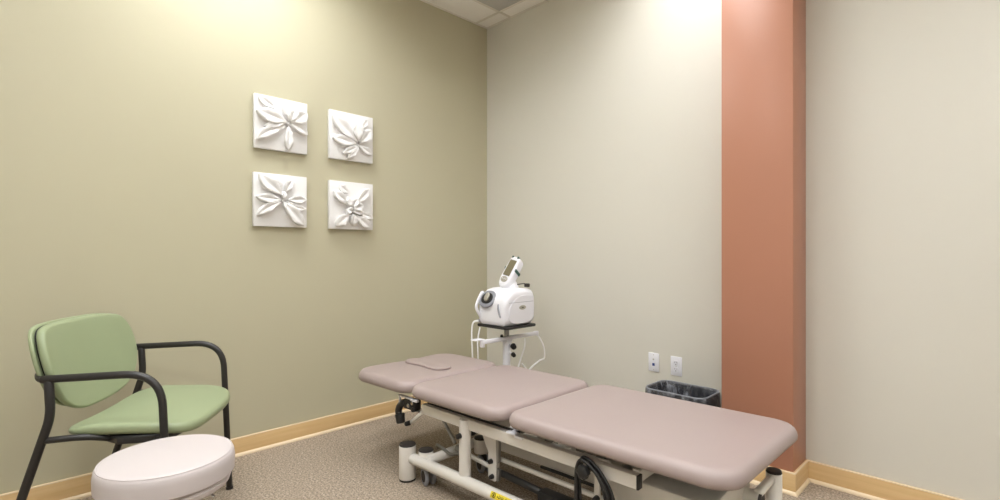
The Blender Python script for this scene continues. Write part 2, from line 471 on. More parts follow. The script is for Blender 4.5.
art('wall_art_tile', -1.412, 1.306, 'lower right white plaster flower tile, a cupped bloom in its middle',
    [((.36, .54), (.07, .77), .17, hi), ((.40, .76), (.20, .91), .15, lo_), ((.57, .56), (.89, .89), .17, hi), ((.62, .36), (.985, .25), .13, dict(lift=.026)),
     ((.56, .29), (.90, .04), .18, hi), ((.40, .32), (.12, .06), .19, dict(lift=.028)), ((.49, .32), (.52, .08), .16, hi),
     ((.41, .46), (.37, .68), .15, dict(lift=.042)), ((.45, .46), (.58, .66), .14, dict(lift=.044)), ((.47, .42), (.73, .52), .17, dict(lift=.046)),
     ((.47, .37), (.74, .36), .10, dict(lift=.04)), ((.44, .36), (.34, .40), .15, dict(lift=.05))],
    [(.42, .40, .06), (.45, .38, .04)])

# ------------------------------------------------------------------ wall plates
def plate(name, x, z, label, cat, parts):
    t = thing(name, label, cat, (x, 0, z))
    m = MB().box((0, -0.003, 0), (0.071, 0.006, 0.116), bevel=0.0025)
    m.build('cover_plate', M['whiteplastic'], t)
    parts(t)
def duplex(t):
    for dz in (0.0195, -0.0195):
        Rm = Matrix.Rotation(PI/2, 4, 'X')
        m = MB().lathe([(0.001, 0.0), (0.0165, 0.0), (0.0172, 0.001), (0.0165, 0.0035), (0.001, 0.0035)], (0, -0.0055, dz), 28, Rm.to_3x3())
        s = m.build('receptacle', M['whiteplastic'], t)
        m = MB()
        m.box((-0.0062, -0.0092, dz+0.004), (0.0022, 0.001, 0.0085)); m.box((0.0062, -0.0092, dz+0.004), (0.0022, 0.001, 0.0070))
        m.cyl((0, -0.0088, dz-0.0078), (0, -0.0098, dz-0.0078), 0.0028, seg=12)
        m.build('slots', M['rubber'], s)
    MB().cyl((0, -0.0058, 0), (0, -0.0075, 0), 0.003, seg=12).build('screw', M['silver'], t)
def data(t):
    MB().box((0, -0.0070, -0.014), (0.016, 0.003, 0.017), bevel=0.001).build('data_jack', M['blue'], t)
    MB().cyl((0, -0.0055, 0.018), (0, -0.0085, 0.018), 0.005, seg=14).build('coaxial_port', M['silver'], t)
    for dz in (0.046, -0.046): MB().cyl((0, -0.0058, dz), (0, -0.0068, dz), 0.003, seg=10).build('screw', M['silver'], t)
plate('data_outlet', 1.524, 0.467, 'white wall plate with a blue jack on the cream wall', 'outlet', data)
plate('power_outlet', 1.672, 0.465, 'white duplex power outlet on the cream wall above the waste bin', 'outlet', duplex)

# ------------------------------------------------------------------ waste bin
BX, BY, BZ = 1.785, -0.168, 0.372
t = thing('waste_bin', 'black waste bin between the cream wall and treatment table, beside the column', 'bin', (BX, BY, 0))
A, B = 0.172, 0.124
prof = [(0.80, 0.0), (0.81, 0.004), (0.97, BZ-0.03), (1.0, BZ-0.028), (1.0, BZ), (0.975, BZ), (0.955, BZ-0.03), (0.80, 0.012)]
MB().loft([[Vector((u*k, v*k, z)) for u, v in rrect(A, B, 0.055, 8)] for k, z in prof]).build('body', M['binblack'], t)
t2 = thing('bin_liner', 'translucent dark plastic liner folded over the rim of the waste bin', 'bin liner', (BX, BY, 0))
def lring(k, z, amp, seed):
    out = []
    for i, (u, v) in enumerate(rrect(A, B, 0.055, 14)):
        a = math.atan2(v, u)
        nn = noise.noise(Vector((math.cos(a)*4+seed, math.sin(a)*4, z*9)))+0.5*noise.noise(Vector((math.cos(a)*11, math.sin(a)*11+seed, z*15)))
        kk = k+amp*nn
        out.append(Vector((u*kk, v*kk, z+0.10*amp*nn)))
    return out
rings = [lring(1.065, BZ-0.105, .035, 2), lring(1.06, BZ-0.075, .03, 2), lring(1.05, BZ-0.04, .02, 2), lring(1.045, BZ-0.012, .01, 2), lring(1.035, BZ+0.006, .006, 2), lring(1.0, BZ+0.009, .004, 2),
         lring(0.955, BZ+0.003, .006, 2), lring(0.915, BZ-0.03, .012, 5), lring(0.87, BZ-0.09, .03, 5), lring(0.82, BZ-0.17, .04, 5), lring(0.78, BZ-0.25, .03, 5), lring(0.72, 0.03, .01, 5)]
MB().loft(rings, cap0=False, cap1=True).build('liner_bag', M['liner'], t2, sharp=180)

MB().tube([Vector((u*1.012, v*1.012, BZ+0.008)) for u, v in rrect(A, B, 0.055, 10)], 0.0042, 8, closed=True).build('rolled_rim', M['linerim'], t2)

# ------------------------------------------------------------------ side chair
CPH = math.radians(56)
chair = thing('armchair', 'sage green guest chair with black tubular arms against the olive wall', 'chair', (0.541, -2.472, 0), CPH)
TR = 0.0135
for sy in (-1, 1):
    y = 0.315*sy
    pts = fillet([(-0.180, y, 0.708), (0.195, y, 0.716), (0.225, y, 0.0)], [0.125], 12)
    a = MB().tube(pts, TR, 14).build('arm_and_front_leg', M['blackmetal'], chair)
    MB().cyl((0.225, y, 0.0), (0.225, y, 0.012), 0.016, seg=14).build('glide', M['rubber'], a)
    pts = fillet([(-0.160, y, 0.70), (-0.154, y, 0.578), (-0.335, y, 0.0)], [0.04], 6)
    a = MB().tube(pts, [TR*1.05]*len(pts), 14).build('rear_leg', M['blackmetal'], chair)
    MB().cyl((-0.335, y, 0.0), (-0.332, y, 0.012), 0.016, seg=14).build('glide', M['rubber'], a)
    pts = fillet([(-0.184, y, 0.493), (-0.06, y*0.93, 0.493), (0.0, y*0.82, 0.470)], [0.06], 6)
    MB().tube(pts, 0.0115, 12).build('seat_rail', M['blackmetal'], chair)
    MB().tube([(0.13, y*0.78, 0.464), (0.213, y, 0.464)], 0.011, 10).build('seat_bracket', M['blackmetal'], chair)
    # back bracket that joins the upright to the back shell
    MB().tube(fillet([(-0.166, y, 0.70), (-0.205, y*0.93, 0.705), (-0.235, y*0.78, 0.71)], [0.02], 5), 0.010, 10).build('back_bracket', M['blackmetal'], chair)
m = MB()
pad(m, chaikin([(-.06, -.288), (-.06, .275), (.17, .275), (.23, .16), (.23, -.16), (.20, -.288)], 2), 0.030, 0.008, lambda u, v, h: Vector((u, v, 0.453+h)))
m.build('seat_pan', M['blackplastic'], chair)
so = chaikin([(-.158, -.290), (-.155, 0.0), (-.158, .290), (.02, .285), (.16, .286), (.245, .255), (.285, .14), (.285, -.12), (.262, -.255), (.17, -.292), (.02, -.285)], 3)
def seatfn(u, v, h):
    z = 0.482 + h*(0.55+0.45*min(1, max(0, (u+.16)/.12)))
    z -= 0.030*max(0, (u-.12)/.18)**2
    z += 0.012*(v/.28)**2*max(0, 1-(u+.15)/.35)
    return Vector((u, v, z))
m = MB(); pad(m, so, 0.040, 0.018, seatfn, dome=0.004)
m.build('seat_cushion', M['green'], chair, sharp=180)
# backrest: two matching shells, the front one padded
bo = []
half = [(0.884, .10), (0.882, .20), (0.866, .262), (0.80, .290), (0.72, .292), (0.65, .272), (0.60, .238), (0.560, .17), (0.540, .08)]
bo = [(w, z) for z, w in half]+[(-w, z) for z, w in reversed(half)]
bo = chaikin(bo, 2)
def backfn(off, lean0=-0.168):
    def fn(u, z, h):
        x = lean0 - 0.26*(z-0.56) + off + h + 0.045*(u/.28)**2 - 0.03 + 0.10*max(0, 0.62-z)
        return Vector((x, u, z))
    return fn
m = MB(); pad(m, bo, 0.030, 0.014, backfn(0.0), dome=0.003)
m.build('back_pad', M['green'], chair, sharp=180)
m = MB(); pad(m, [(u*1.0, 0.555+(z-0.545)*0.975) for u, z in bo], 0.016, 0.007, backfn(-0.024))
m.build('back_shell', M['green'], chair, sharp=180, label='thin outer green shell of the backrest')
m = MB(); pad(m, [(u*0.93, 0.56+(z-0.545)*0.94) for u, z in bo], 0.012, 0.004, backfn(-0.010))
m.build('back_spacer', M['blackplastic'], chair, sharp=60)

# ------------------------------------------------------------------ round stool
SX, SY, SZ, SR = 1.28, -2.54, 0.54, 0.180
stool = thing('rolling_stool', 'round pale pink vinyl stool in front of the green chair', 'stool', (SX, SY, 0))
prof = [(0.02, SZ-0.078), (SR-0.030, SZ-0.078), (SR-0.008, SZ-0.074), (SR, SZ-0.066), (SR+0.001, SZ-0.03), (SR-0.002, SZ-0.012), (SR-0.006, SZ-0.0055), (SR-0.011, SZ-0.0025), (SR-0.018, SZ-0.0012), (SR-0.05, SZ+0.001), (0.08, SZ+0.003), (0.02, SZ+0.0035)]
sc = MB().lathe(prof, seg=72).build('seat_cushion', M['stoolvinyl'], stool)
MB().tube([(math.cos(a)*(SR-0.0075), math.sin(a)*(SR-0.0075), SZ-0.0038) for a in [2*PI*k/72 for k in range(72)]], 0.0014, 8, closed=True).build('piping', M['stoolvinyl'], sc)
prof = [(0.02, SZ-0.125), (SR-0.075, SZ-0.125), (SR-0.032, SZ-0.112), (SR-0.014, SZ-0.098), (SR-0.010, SZ-0.085), (SR-0.014, SZ-0.078), (0.02, SZ-0.078)]
MB().lathe(prof, seg=64).build('seat_base', M['stoolvinyl'], stool)
for a in (38, 158, 278):
    c, s = math.cos(math.radians(a)), math.sin(math.radians(a))
    MB().cyl((c*(SR-0.04), s*(SR-0.04), SZ-0.112), (c*(SR-0.026), s*(SR-0.026), SZ-0.120), 0.004, seg=10).build('screw', M['chrome'], stool)
MB().cyl((0, 0, 0.115), (0, 0, SZ-0.12), 0.014, seg=20).build('gas_column', M['chrome'], stool)
MB().cyl((0, 0, 0.10), (0, 0, 0.26), 0.025, 0.024, seg=20).build('column_sleeve', M['blackplastic'], stool)
for k in range(5):
    a = 2*PI*k/5+0.3; c, s = math.cos(a), math.sin(a)
    l = MB().tube([(c*0.01, s*0.01, 0.115), (c*0.12, s*0.12, 0.10), (c*0.235, s*0.235, 0.075)], [0.018, 0.015, 0.012], 12).build('leg', M['blackplastic'], stool)
    cm = MB()
    for d in (-0.011, 0.011):
        cx, cy = c*0.235-s*d, s*0.235+c*d
        cm.cyl((cx-(-s)*0.007, cy-c*0.007, 0.025), (cx+(-s)*0.007, cy+c*0.007, 0.025), 0.025, seg=20, bev=0.003)
    cm.cyl((c*0.235, s*0.235, 0.03), (c*0.235, s*0.235, 0.075), 0.008, seg=10)
    cm.build('caster', M['rubber'], l)

# ------------------------------------------------------------------ treatment table
BTH = math.radians(2.8)
bench = thing('treatment_table', 'long taupe three-section treatment table on a white tubular base', 'treatment table', (1.746, -1.09, 0), BTH)
ZT, TH = 0.500, 0.060
def cushion(name, u0, u1, rc_l, rc_r, dent=0.0, slope=0.0, sk=0.0):
    a, b = (u1-u0)/2, 0.350; cu = (u0+u1)/2
    ol = []
    for side, r in ((1, rc_r), (-1, rc_l)):
        q = [((1, 1), 0), ((-1, 1), PI/2), ((-1, -1), PI), ((1, -1), 1.5*PI)]
        for (sx, sy), a0 in q:
            if sx != side: continue
            for k in range(11):
                tt = a0+PI/2*k/10
                ol.append((math.atan2(0, 1), cu+sx*(a-r)+r*math.cos(tt), sy*(b-r)+r*math.sin(tt)))
    pts = [(u, v) for _, u, v in ol]
    # order counter-clockwise round the centre and fill the straight sides
    pts.sort(key=lambda p: math.atan2((p[1])/b, (p[0]-cu)/a))
    full = []
    for i in range(len(pts)):
        p, q = pts[i], pts[(i+1) % len(pts)]
        full.append(p); L = math.hypot(q[0]-p[0], q[1]-p[1]); n = int(L/0.04)
        for k in range(1, n+1): full.append((p[0]+(q[0]-p[0])*k/(n+1), p[1]+(q[1]-p[1])*k/(n+1)))
    if dent:
        full = [(u+dent*math.exp(-((v-0.03)/0.13)**2)*max(0, (cu-u)/a), v) for u, v in full]
    full = [(u+sk*v, v-0.004) for u, v in full]
    m = MB()
    er = 0.032
    # parallel insets of the rounded outline
    def ins(d):
        out = []
        for i in range(len(full)):
            p0, p1, p2 = full[i-1], full[i], full[(i+1) % len(full)]
            tx, ty = p2[0]-p0[0], p2[1]-p0[1]; L = math.hypot(tx, ty) or 1
            out.append((p1[0]-ty/L*d, p1[1]+tx/L*d))
        return out
    rings = []
    for d, h in [(0.05, 0.0), (0.022, 0.0), (0.008, 0.004), (0.001, 0.014), (0.0, 0.024), (0.003, 0.036), (0.009, 0.047), (0.018, 0.0545), (0.030, 0.0585), (0.045, TH)]:
        rings.append([Vector((u, v, ZT-TH+h+slope*(u-u1))) for u, v in ins(d)])
    last = ins(0.045)
    for f in (0.75, 0.5, 0.25, 0.06):
        rings.append([Vector((cu+(u-cu)*f, v*f, ZT+0.003*(1-f)+slope*(cu+(u-cu)*f-u1))) for u, v in last])
    m.loft(rings)
    return m.build(name, M['vinyl'], bench, sharp=180)
hc = cushion('head_cushion', -1.284, -0.778, 0.125, 0.085, dent=0.020, sk=0.03)
cushion('middle_cushion', -0.772, -0.142, 0.090, 0.090, sk=0.05)
cushion('leg_cushion', -0.128, 0.782, 0.085, 0.10, sk=0.055)
# plug that closes the breathing hole of the head cushion
po = chaikin([(-1.185, -.075), (-1.04, -.055), (-.90, -.080), (-.845, -.015), (-.89, .06), (-1.03, .075), (-1.17, .115), (-1.225, .03)], 3)
m = MB(); pad(m, po, 0.013, 0.006, lambda u, v, h: Vector((u, v, ZT+0.0005+h*(1.0 if v < 0.0 else max(0.15, 1-v*8)))), dome=0.001)
m.build('face_hole_plug', M['vinyl'], bench, sharp=180)
# boards under the cushions
for u0, u1 in ((-1.24, -0.80), (-0.71, -0.145), (-0.05, 0.75)):
    MB().box(((u0+u1)/2, 0, ZT-TH-0.003), (u1-u0, 0.46, 0.010), bevel=0.003).build('cushion_board', M['blackplastic'], bench)
# upper frame
RZ0, RZ1 = 0.350, 0.398
for sv in (-1, 1):
    v = 0.275*sv
    r = MB().box(((-0.735+0.424)/2, v, (RZ0+RZ1)/2-0.005), (1.159, 0.030, RZ1-RZ0), bevel=0.003, mat=Matrix.Rotation(0.0086, 3, 'Y')).build('side_rail', M['enamel'], bench)
    MB().box((0.4275, v, (RZ0+RZ1)/2-0.011), (0.008, 0.0305, RZ1-RZ0+0.001), bevel=0.002).build('end_cap', M['blackplastic'], r)
    MB().box((-0.42, v+0.012*-sv, RZ1+0.001), (0.60, 0.006, 0.008)).build('seal_strip', M['rubber'], r)
for u in (-0.70, -0.30, 0.12, 0.409):
    MB().box((u, 0, (RZ0+RZ1)/2), (0.030, 0.522, RZ1-RZ0-0.004), bevel=0.003).build('cross_rail', M['enamel'], bench)
# cushion brackets standing on the rails
for u in (-0.62, -0.13, 0.02, 0.17, 0.26, 0.40):
    for sv in (-1, 1):
        MB().box((u, 0.238*sv, 0.415), (0.035, 0.03, 0.048), bevel=0.002).build('cushion_bracket', M['steel'], bench)
# white hinge clips between the middle and leg sections
for sv in (-1, 1):
    m = MB()
    m.box((-0.135, 0.292*sv, RZ1+0.002), (0.048, 0.026, 0.008), bevel=0.002)
    m.box((-0.098, 0.292*sv, RZ1-0.008), (0.042, 0.012, 0.010), bevel=0.002)
    m.box((-0.140, 0.276*sv, RZ1+0.003), (0.020, 0.040, 0.007), bevel=0.002)
    m.build('hinge_clip', M['whiteplastic'], bench)
# base: corner posts, long tubes, cross tubes
PV = 0.300
for sv in (-1, 1):
    p = MB().cyl((-0.828, PV*sv*1.02, 0.010), (-0.828, PV*sv*1.02, 0.176), 0.0425, seg=32, bev=0.002).build('corner_post', M['enamel'], bench)
    MB().cyl((-0.828, PV*sv*1.02, 0.176), (-0.828, PV*sv*1.02, 0.184), 0.0425, 0.040, seg=32, bev=0.002).build('post_cap', M['rubber'], p)
    MB().cyl((-0.828, PV*sv*1.02, 0.0), (-0.828, PV*sv*1.02, 0.010), 0.0405, seg=32).build('post_foot', M['rubber'], p)
    p = MB().cyl((0.705, PV*sv, 0.010), (0.705, PV*sv, 0.292), 0.029, seg=32, bev=0.002).build('corner_post', M['enamel'], bench)
    MB().cyl((0.705, PV*sv, 0.292), (0.705, PV*sv, 0.303), 0.029, 0.027, seg=32, bev=0.002).build('post_cap', M['rubber'], p)
    MB().cyl((0.705, PV*sv, 0.0), (0.705, PV*sv, 0.010), 0.028, seg=32).build('post_foot', M['rubber'], p)
    MB().tube([(-0.80, PV*sv*1.01, 0.117), (0.69, PV*sv*1.01, 0.117)], 0.0265, 20).build('base_tube', M['enamel'], bench)
MB().tube([(-0.675, -0.29, 0.135), (-0.675, 0.29, 0.135)], 0.024, 18).build('cross_tube', M['enamel'], bench)
MB().tube([(0.711, -0.29, 0.128), (0.711, 0.29, 0.128)], 0.020, 18).build('cross_tube', M['enamel'], bench)
MB().tube([(0.694, 0.125, 0.268), (0.700, 0.29, 0.272)], 0.0165, 18).build('cross_tube', M['enamel'], bench)
bt = MB().cyl((-0.10, 0.13, 0.240), (0.700, 0.13, 0.240), 0.036, seg=24).build('lift_tube', M['enamel'], bench)
MB().cyl((0.700, 0.13, 0.240), (0.709, 0.13, 0.240), 0.034, 0.031, seg=24).build('tube_cap', M['rubber'], bt)
# yellow warning label on the near tube (curved round the tube), dark marks too small to read
def on_tube(u, ang, r=0.0272):
    return Vector((u, -PV*1.01-r*math.cos(ang), 0.117+r*math.sin(ang)))
def patch(m, u0, u1, a0, a1, r):
    n = 6
    m.loft([[on_tube(u, a0+(a1-a0)*k/n, r) for k in range(n+1)]+[on_tube(u, a1-(a1-a0)*k/n, r-0.0004) for k in range(n+1)] for u in (u0, u1)])
m = MB(); patch(m, -0.228, -0.085, -0.05, 0.95, 0.0270)
yl = m.build('warning_label', M['yellow'], bench)
m = MB()
for q in range(14):                       # warning symbol: a ring with a bar
    a = 2*PI*q/14
    patch(m, -0.209+0.009*math.cos(a)-0.002, -0.209+0.009*math.cos(a)+0.002, 0.48+0.34*math.sin(a)-0.06, 0.48+0.34*math.sin(a)+0.06, 0.0274)
patch(m, -0.212, -0.206, 0.28, 0.68, 0.0274)
for u, hh in ((-.204, .2), (-.196, .3), (-.189, .22), (-.181, .3), (-.174, .2), (-.158, .3), (-.151, .2), (-.144, .28), (-.136, .2), (-.128, .25)):
    u += .017
    patch(m, u-.0014, u+.0014, 0.5-hh*.8, 0.5+hh*.8, 0.0274)
    patch(m, u-.003, u+.003, 0.5-hh*.8, 0.5-hh*.8+.1, 0.0274)
m.build('label_print', M['ink'], yl)
# uprights that carry the rails
for sv in (-1, 1):
    up = MB().cyl((-0.424, 0.288*sv, 0.105), (-0.424, 0.288*sv, RZ1-0.006), 0.0275, seg=24).build('upright', M['enamel'], bench)
    MB().cyl((-0.429, 0.308*sv, 0.322), (-0.429, 0.335*sv, 0.322), 0.013, 0.011, seg=14, bev=0.002).build('knob', M['blackplastic'], up)
# hanging link plates with gusset, knobs and levers
def slab(m, pts, v0, v1):
    m.loft([[Vector((u, v, z)) for u, z in pts] for v in (v0, v1)])
for sv in (-1, 1):
    v0, v1 = 0.195*sv, 0.215*sv
    m = MB(); slab(m, [(-0.348, .352), (-0.348, .130), (-0.338, .118), (-0.306, .118), (-0.298, .130), (-0.294, .352)], v0, v1)
    lp = m.build('link_plate', M['enamel'], bench)
    for u, z in ((-0.328, .205), (-0.321, .138)):
        MB().cyl((u, 0.212*sv, z), (u, 0.232*sv, z), 0.0115, 0.0095, seg=14, bev=0.002).build('knob', M['blackplastic'], lp)
    m = MB(); slab(m, [(-0.294, .335), (-0.282, .345), (-0.276, .30), (-0.276, .215), (-0.288, .205)], 0.208*sv, 0.224*sv)
    m.build('steel_lever', M['steel'], lp)
    m = MB(); slab(m, [(-0.288, .185), (-0.273, .180), (-0.274, .135), (-0.286, .125)], 0.208*sv, 0.224*sv)
    m.build('steel_lever', M['steel'], lp)
    m = MB(); slab(m, [(-0.406, .352), (-0.348, .352), (-0.348, .245), (-0.361, .262)], v0, v1)
    m.build('gusset', M['enamel'], bench)
    MB().tube([(-0.30, 0.19*sv, .216), (0.62, 0.19*sv, .206)], 0.0105, 14).build('link_rod', M['enamel'], bench)
    MB().tube([(-0.56, 0.19*sv, .185), (-0.37, 0.19*sv, .165)], 0.0105, 14).build('link_rod', M['enamel'], bench)
MB().cyl((-0.585, -0.19, .192), (-0.53, -0.19, .182), 0.017, 0.015, seg=16).build('rod_adjuster', M['steel'], bench)
# lift actuator: piston, body and motor
ac = MB().tube([(-0.305, -0.195, .158), (-0.02, -0.195, .142)], 0.0155, 16).build('actuator', M['blackmetal'], bench)
MB().box((0.07, -0.195, .128), (0.26, 0.06, 0.062), bevel=0.010).build('actuator_motor', M['blackplastic'], ac)
MB().cyl((-0.325, -0.195, .159), (-0.300, -0.195, .158), 0.0105, seg=12).build('rod_end', M['steel'], ac)
# centre beam with black edging
cb = MB().box((0.0, 0.03, 0.200), (0.98, 0.05, 0.105), bevel=0.006).build('centre_beam', M['enamel'], bench)
MB().box((-0.04, 0.0, 0.146), (0.34, 0.012, 0.010)).build('edging', M['blackplastic'], cb)
# lift carriage at the foot end
MB().box((0.46, 0.0, 0.262), (0.38, 0.40, 0.130), bevel=0.012).build('lift_carriage', M['enamel'], bench)
for sv in (-1, 1):
    m = MB(); slab(m, [(0.20, .352), (0.25, .352), (0.40, .235), (0.40, .19), (0.34, .19)], 0.150*sv, 0.168*sv)
    m.build('lift_arm', M['enamel'], bench)
m = MB(); m.box((0.268, -0.285, 0.27), (0.022, 0.012, 0.19), bevel=0.002)
hp = m.build('hanger_bar', M['enamel'], bench)
MB().cyl((0.272, -0.291, 0.262), (0.272, -0.312, 0.262), 0.012, 0.010, seg=14, bev=0.002).build('knob', M['blackplastic'], hp)
# big lobed knob on the rail
m = MB(); nk = 40
prof = [(0.3, 0.0), (1.0, 0.002), (1.05, 0.010), (1.0, 0.022), (0.6, 0.027), (0.2, 0.028)]
m.loft([[Vector((0.248+0.023*k*(1+0.09*math.cos(6*a))*math.cos(a), -0.336-h, 0.368+0.023*k*(1+0.09*math.cos(6*a))*math.sin(a))) for a in [2*PI*i/nk for i in range(nk)]] for k, h in prof])
kn = m.build('lobed_knob', M['blackplastic'], bench)
MB().cyl((0.248, -0.28, 0.370), (0.248, -0.338, 0.368), 0.013, seg=16).build('knob_stem', M['blackplastic'], kn)
# casters at the head end
def caster(u, v, zt, ru, dy=0.0):
    h = MB().cyl((u, v, 0.098), (u, v, zt), 0.037, seg=24, bev=0.002).build('caster_housing', M['enamel'], bench)
    MB().cyl((u, v, zt), (u, v, zt+0.007), 0.0375, 0.035, seg=24, bev=0.002).build('housing_cap', M['rubber'], h)
    MB().cyl((u, v, 0.05), (u, v, 0.10), 0.010, seg=12).build('caster_stem', M['steel'], h)
    m = MB().box((u+0.012, v, 0.075), (0.05, 0.020, 0.035), bevel=0.008); m.build('caster_fork', M['rubber'], h)
    ax = Vector((math.cos(math.radians(70)), math.sin(math.radians(70)), 0)); wc = Vector((u+0.02, v, 0.0435))
    for d in (-0.019, 0.019):
        c_ = wc+ax*d; sg = ax*(1 if d > 0 else -1)
        w = MB().cyl(c_-ax*0.008, c_+ax*0.008, 0.0435, seg=28, bev=0.004).build('caster_wheel', M['greyplastic'], h)
        MB().cyl(c_+sg*0.0065, c_+sg*0.0105, 0.029, 0.025, seg=24).build('wheel_hub', M['rubber'], w)
caster(-0.728, -0.268, 0.163, 1)
caster(-0.625, 0.02, 0.170, 1)
# foot pedal rods at the head end
MB().tube(fillet([(-0.70, -0.215, .335), (-0.69, -0.20, .325), (-0.59, -0.20, .218)], [0.02], 5), 0.0085, 12).build('pedal_rod', M['steel'], bench)
MB().tube(fillet([(-0.75, -0.17, .140), (-0.735, -0.195, .172), (-0.685, -0.20, .168), (-0.625, -0.20, .150), (-0.56, -0.20, .172), (-0.50, -0.19, .185)], [0.02, 0.02, 0.02, 0.02], 5), 0.0075, 12).build('pedal_rod', M['steel'], bench)
# hinge lock on the head section
for sv in (-1, 1):
    hb = MB().box((-0.832, 0.272*sv, 0.375), (0.090, 0.045, 0.052), bevel=0.006).build('hinge_lock', M['blackplastic'], bench)
    MB().cyl((-0.832, 0.294*sv, 0.372), (-0.832, 0.301*sv, 0.372), 0.011, seg=16, bev=0.001).build('bolt', M['chrome'], hb)
    MB().cyl((-0.802, 0.292*sv, 0.388), (-0.802, 0.300*sv, 0.388), 0.008, seg=12).build('bolt', M['chrome'], hb)
    MB().cyl((-0.796, 0.280*sv, 0.358), (-0.796, 0.302*sv, 0.358), 0.013, 0.012, seg=16, bev=0.002).build('knob', M['blackplastic'], hb)
    m = MB(); m.box((-0.867, 0.290*sv, 0.409), (0.105, 0.016, 0.009), bevel=0.002); m.box((-0.910, 0.292*sv, 0.384), (0.010, 0.012, 0.055), bevel=0.002)
    m.box((-0.797, 0.285*sv, 0.402), (0.055, 0.018, 0.010), bevel=0.002)
    m.build('hinge_bracket', M['whiteplastic'], bench)
    m = MB(); m.box((-0.837, 0.262*sv, 0.343), (0.14, 0.018, 0.008), bevel=0.002); m.build('hinge_strip', M['steel'], bench)
    st = MB().tube([(-0.745, 0.275*sv, .352), (-0.842, 0.275*sv, .276)], 0.0105, 12).build('brace', M['enamel'], bench)
    MB().cyl((-0.845, 0.280*sv, .277), (-0.845, 0.306*sv, .277), 0.013, 0.011, seg=14, bev=0.002).build('knob', M['blackplastic'], st)
h = MB().tube(spline([(-0.879, -0.285, 0.376), (-0.912, -0.285, 0.358), (-0.932, -0.285, 0.327), (-0.925, -0.285, 0.292)]), [0.018]*25, 14).build('release_handle', M['blackplastic'], bench)
MB().cyl((-0.922, -0.285, 0.310), (-0.912, -0.285, 0.262), 0.026, 0.023, seg=16, bev=0.005).build('handle_grip', M['blackplastic'], h)
MB().box((-0.98, 0, 0.424), (0.44, 0.46, 0.016), bevel=0.003).build('head_frame', M['steel'], bench)

# cable looped over the lobed knob: a thing of its own
cab = thing('control_cable', 'coiled black control cable hung over the table rail knob', 'cable', (1.746, -1.09, 0), BTH)
random.seed(3)
for k in range(5):
    off = -0.299-0.0083*k
    low = 0.055+0.012*random.random(); top = 0.386+0.005*(k % 3)
    sh = 0.011*((k*2) % 5)
    pts = [(0.166+sh*.35, off, 0.30), (0.172+sh*0.2, off, 0.350), (0.192, off, top-0.008), (0.213, off, top), (0.240+sh*.4, off, top-0.014), (0.275+sh*.7, off, 0.345), (0.300+sh, off, 0.295), (0.318+sh, off, 0.22), (0.318+sh, off, 0.13), (0.275+sh, off, low+0.01), (0.235, off, low), (0.190-sh*.3, off, low+0.012), (0.160+sh*.3, off, 0.12), (0.160+sh*.6, off, 0.21)]
    pts = [(0.218+(u-0.19)*0.83, v, z+0.010*(z > 0.2)) for u, v, z in pts]
    P = spline(pts+[pts[0]], 7)[:-1]
    MB().tube(P, 0.0062, 10, closed=True).build('cable_loop', M['blackplastic'], cab, sharp=180)

# ------------------------------------------------------------------ therapy cart and unit
PX, PY = 0.785, -0.565
cart = thing('equipment_stand', 'white pole stand with black tray beyond the head of the treatment table', 'stand', (PX, PY, 0))
MB().cyl((0, 0, 0.09), (0, 0, 0.585), 0.0255, seg=24, bev=0.002).build('lower_pole', M['whiteplastic'], cart)
MB().cyl((0, 0, 0.56), (0, 0, 0.672), 0.0165, seg=20).build('upper_pole', M['steel'], cart)
MB().box((0, 0, 0.585), (0.06, 0.05, 0.035), bevel=0.006).build('pole_clamp', M['whiteplastic'], cart)
m = MB(); pad(m, rrect(0.140, 0.140, 0.02), 0.016, 0.005, lambda u, v, h: Vector((u, v, 0.675+h)))
m.build('tray', M['blackplastic'], cart)
MB().box((0, 0, 0.668), (0.12, 0.12, 0.014), bevel=0.003).build('tray_mount', M['blackplastic'], cart)
a = MB().box((0.02, 0.02, 0.600), (0.030, 0.50, 0.024), bevel=0.005).build('cross_bar', M['whiteplastic'], cart)
MB().cyl((0.02, 0.27, 0.588), (0.02, 0.27, 0.614), 0.017, seg=18, bev=0.002).build('bar_end', M['whiteplastic'], a)
m = MB(); m.box((0.0, -0.255, 0.616), (0.05, 0.075, 0.006), bevel=0.002); m.box((0.02, -0.235, 0.594), (0.028, 0.02, 0.05), bevel=0.003)
m.build('cable_hook', M['whiteplastic'], a)
MB().cyl((0.02, -0.065, 0.612), (0.02, -0.065, 0.628), 0.011, 0.009, seg=14, bev=0.002).build('knob', M['blackplastic'], a)
for z, s in ((0.562, 1.3), (0.505, 1.0)):
    k = MB().cyl((0.015, 0.005, z), (0.050, 0.010, z-0.010*s), 0.009, seg=12).build('clamp_screw', M['whiteplastic'], cart)
    MB().cyl((0.046, 0.010, z-0.008*s), (0.068, 0.002, z-0.016*s), 0.015*s, 0.013*s, seg=16, bev=0.003).build('knob', M['blackplastic'], k)
for q in range(5):
    an = 2*PI*q/5+0.6; c, s = math.cos(an), math.sin(an)
    l = MB().tube([(c*.01, s*.01, .095), (c*.13, s*.13, .085), (c*.24, s*.24, .07)], [.024, .019, .015], 12).build('base_leg', M['whiteplastic'], cart)
    cm = MB(); cm.cyl((c*.24+s*.012, s*.24-c*.012, .028), (c*.24-s*.012, s*.24+c*.012, .028), .028, seg=20, bev=.004); cm.cyl((c*.24, s*.24, .03), (c*.24, s*.24, .07), .007, seg=10)
    cm.build('caster', M['rubber'], l)

UZ = 0.691
unit = thing('therapy_unit', 'white electrotherapy unit with a tilted handheld display, on the pole stand', 'medical device', (PX, PY, UZ))
unit.scale = (0.84, 0.82, 1.06)
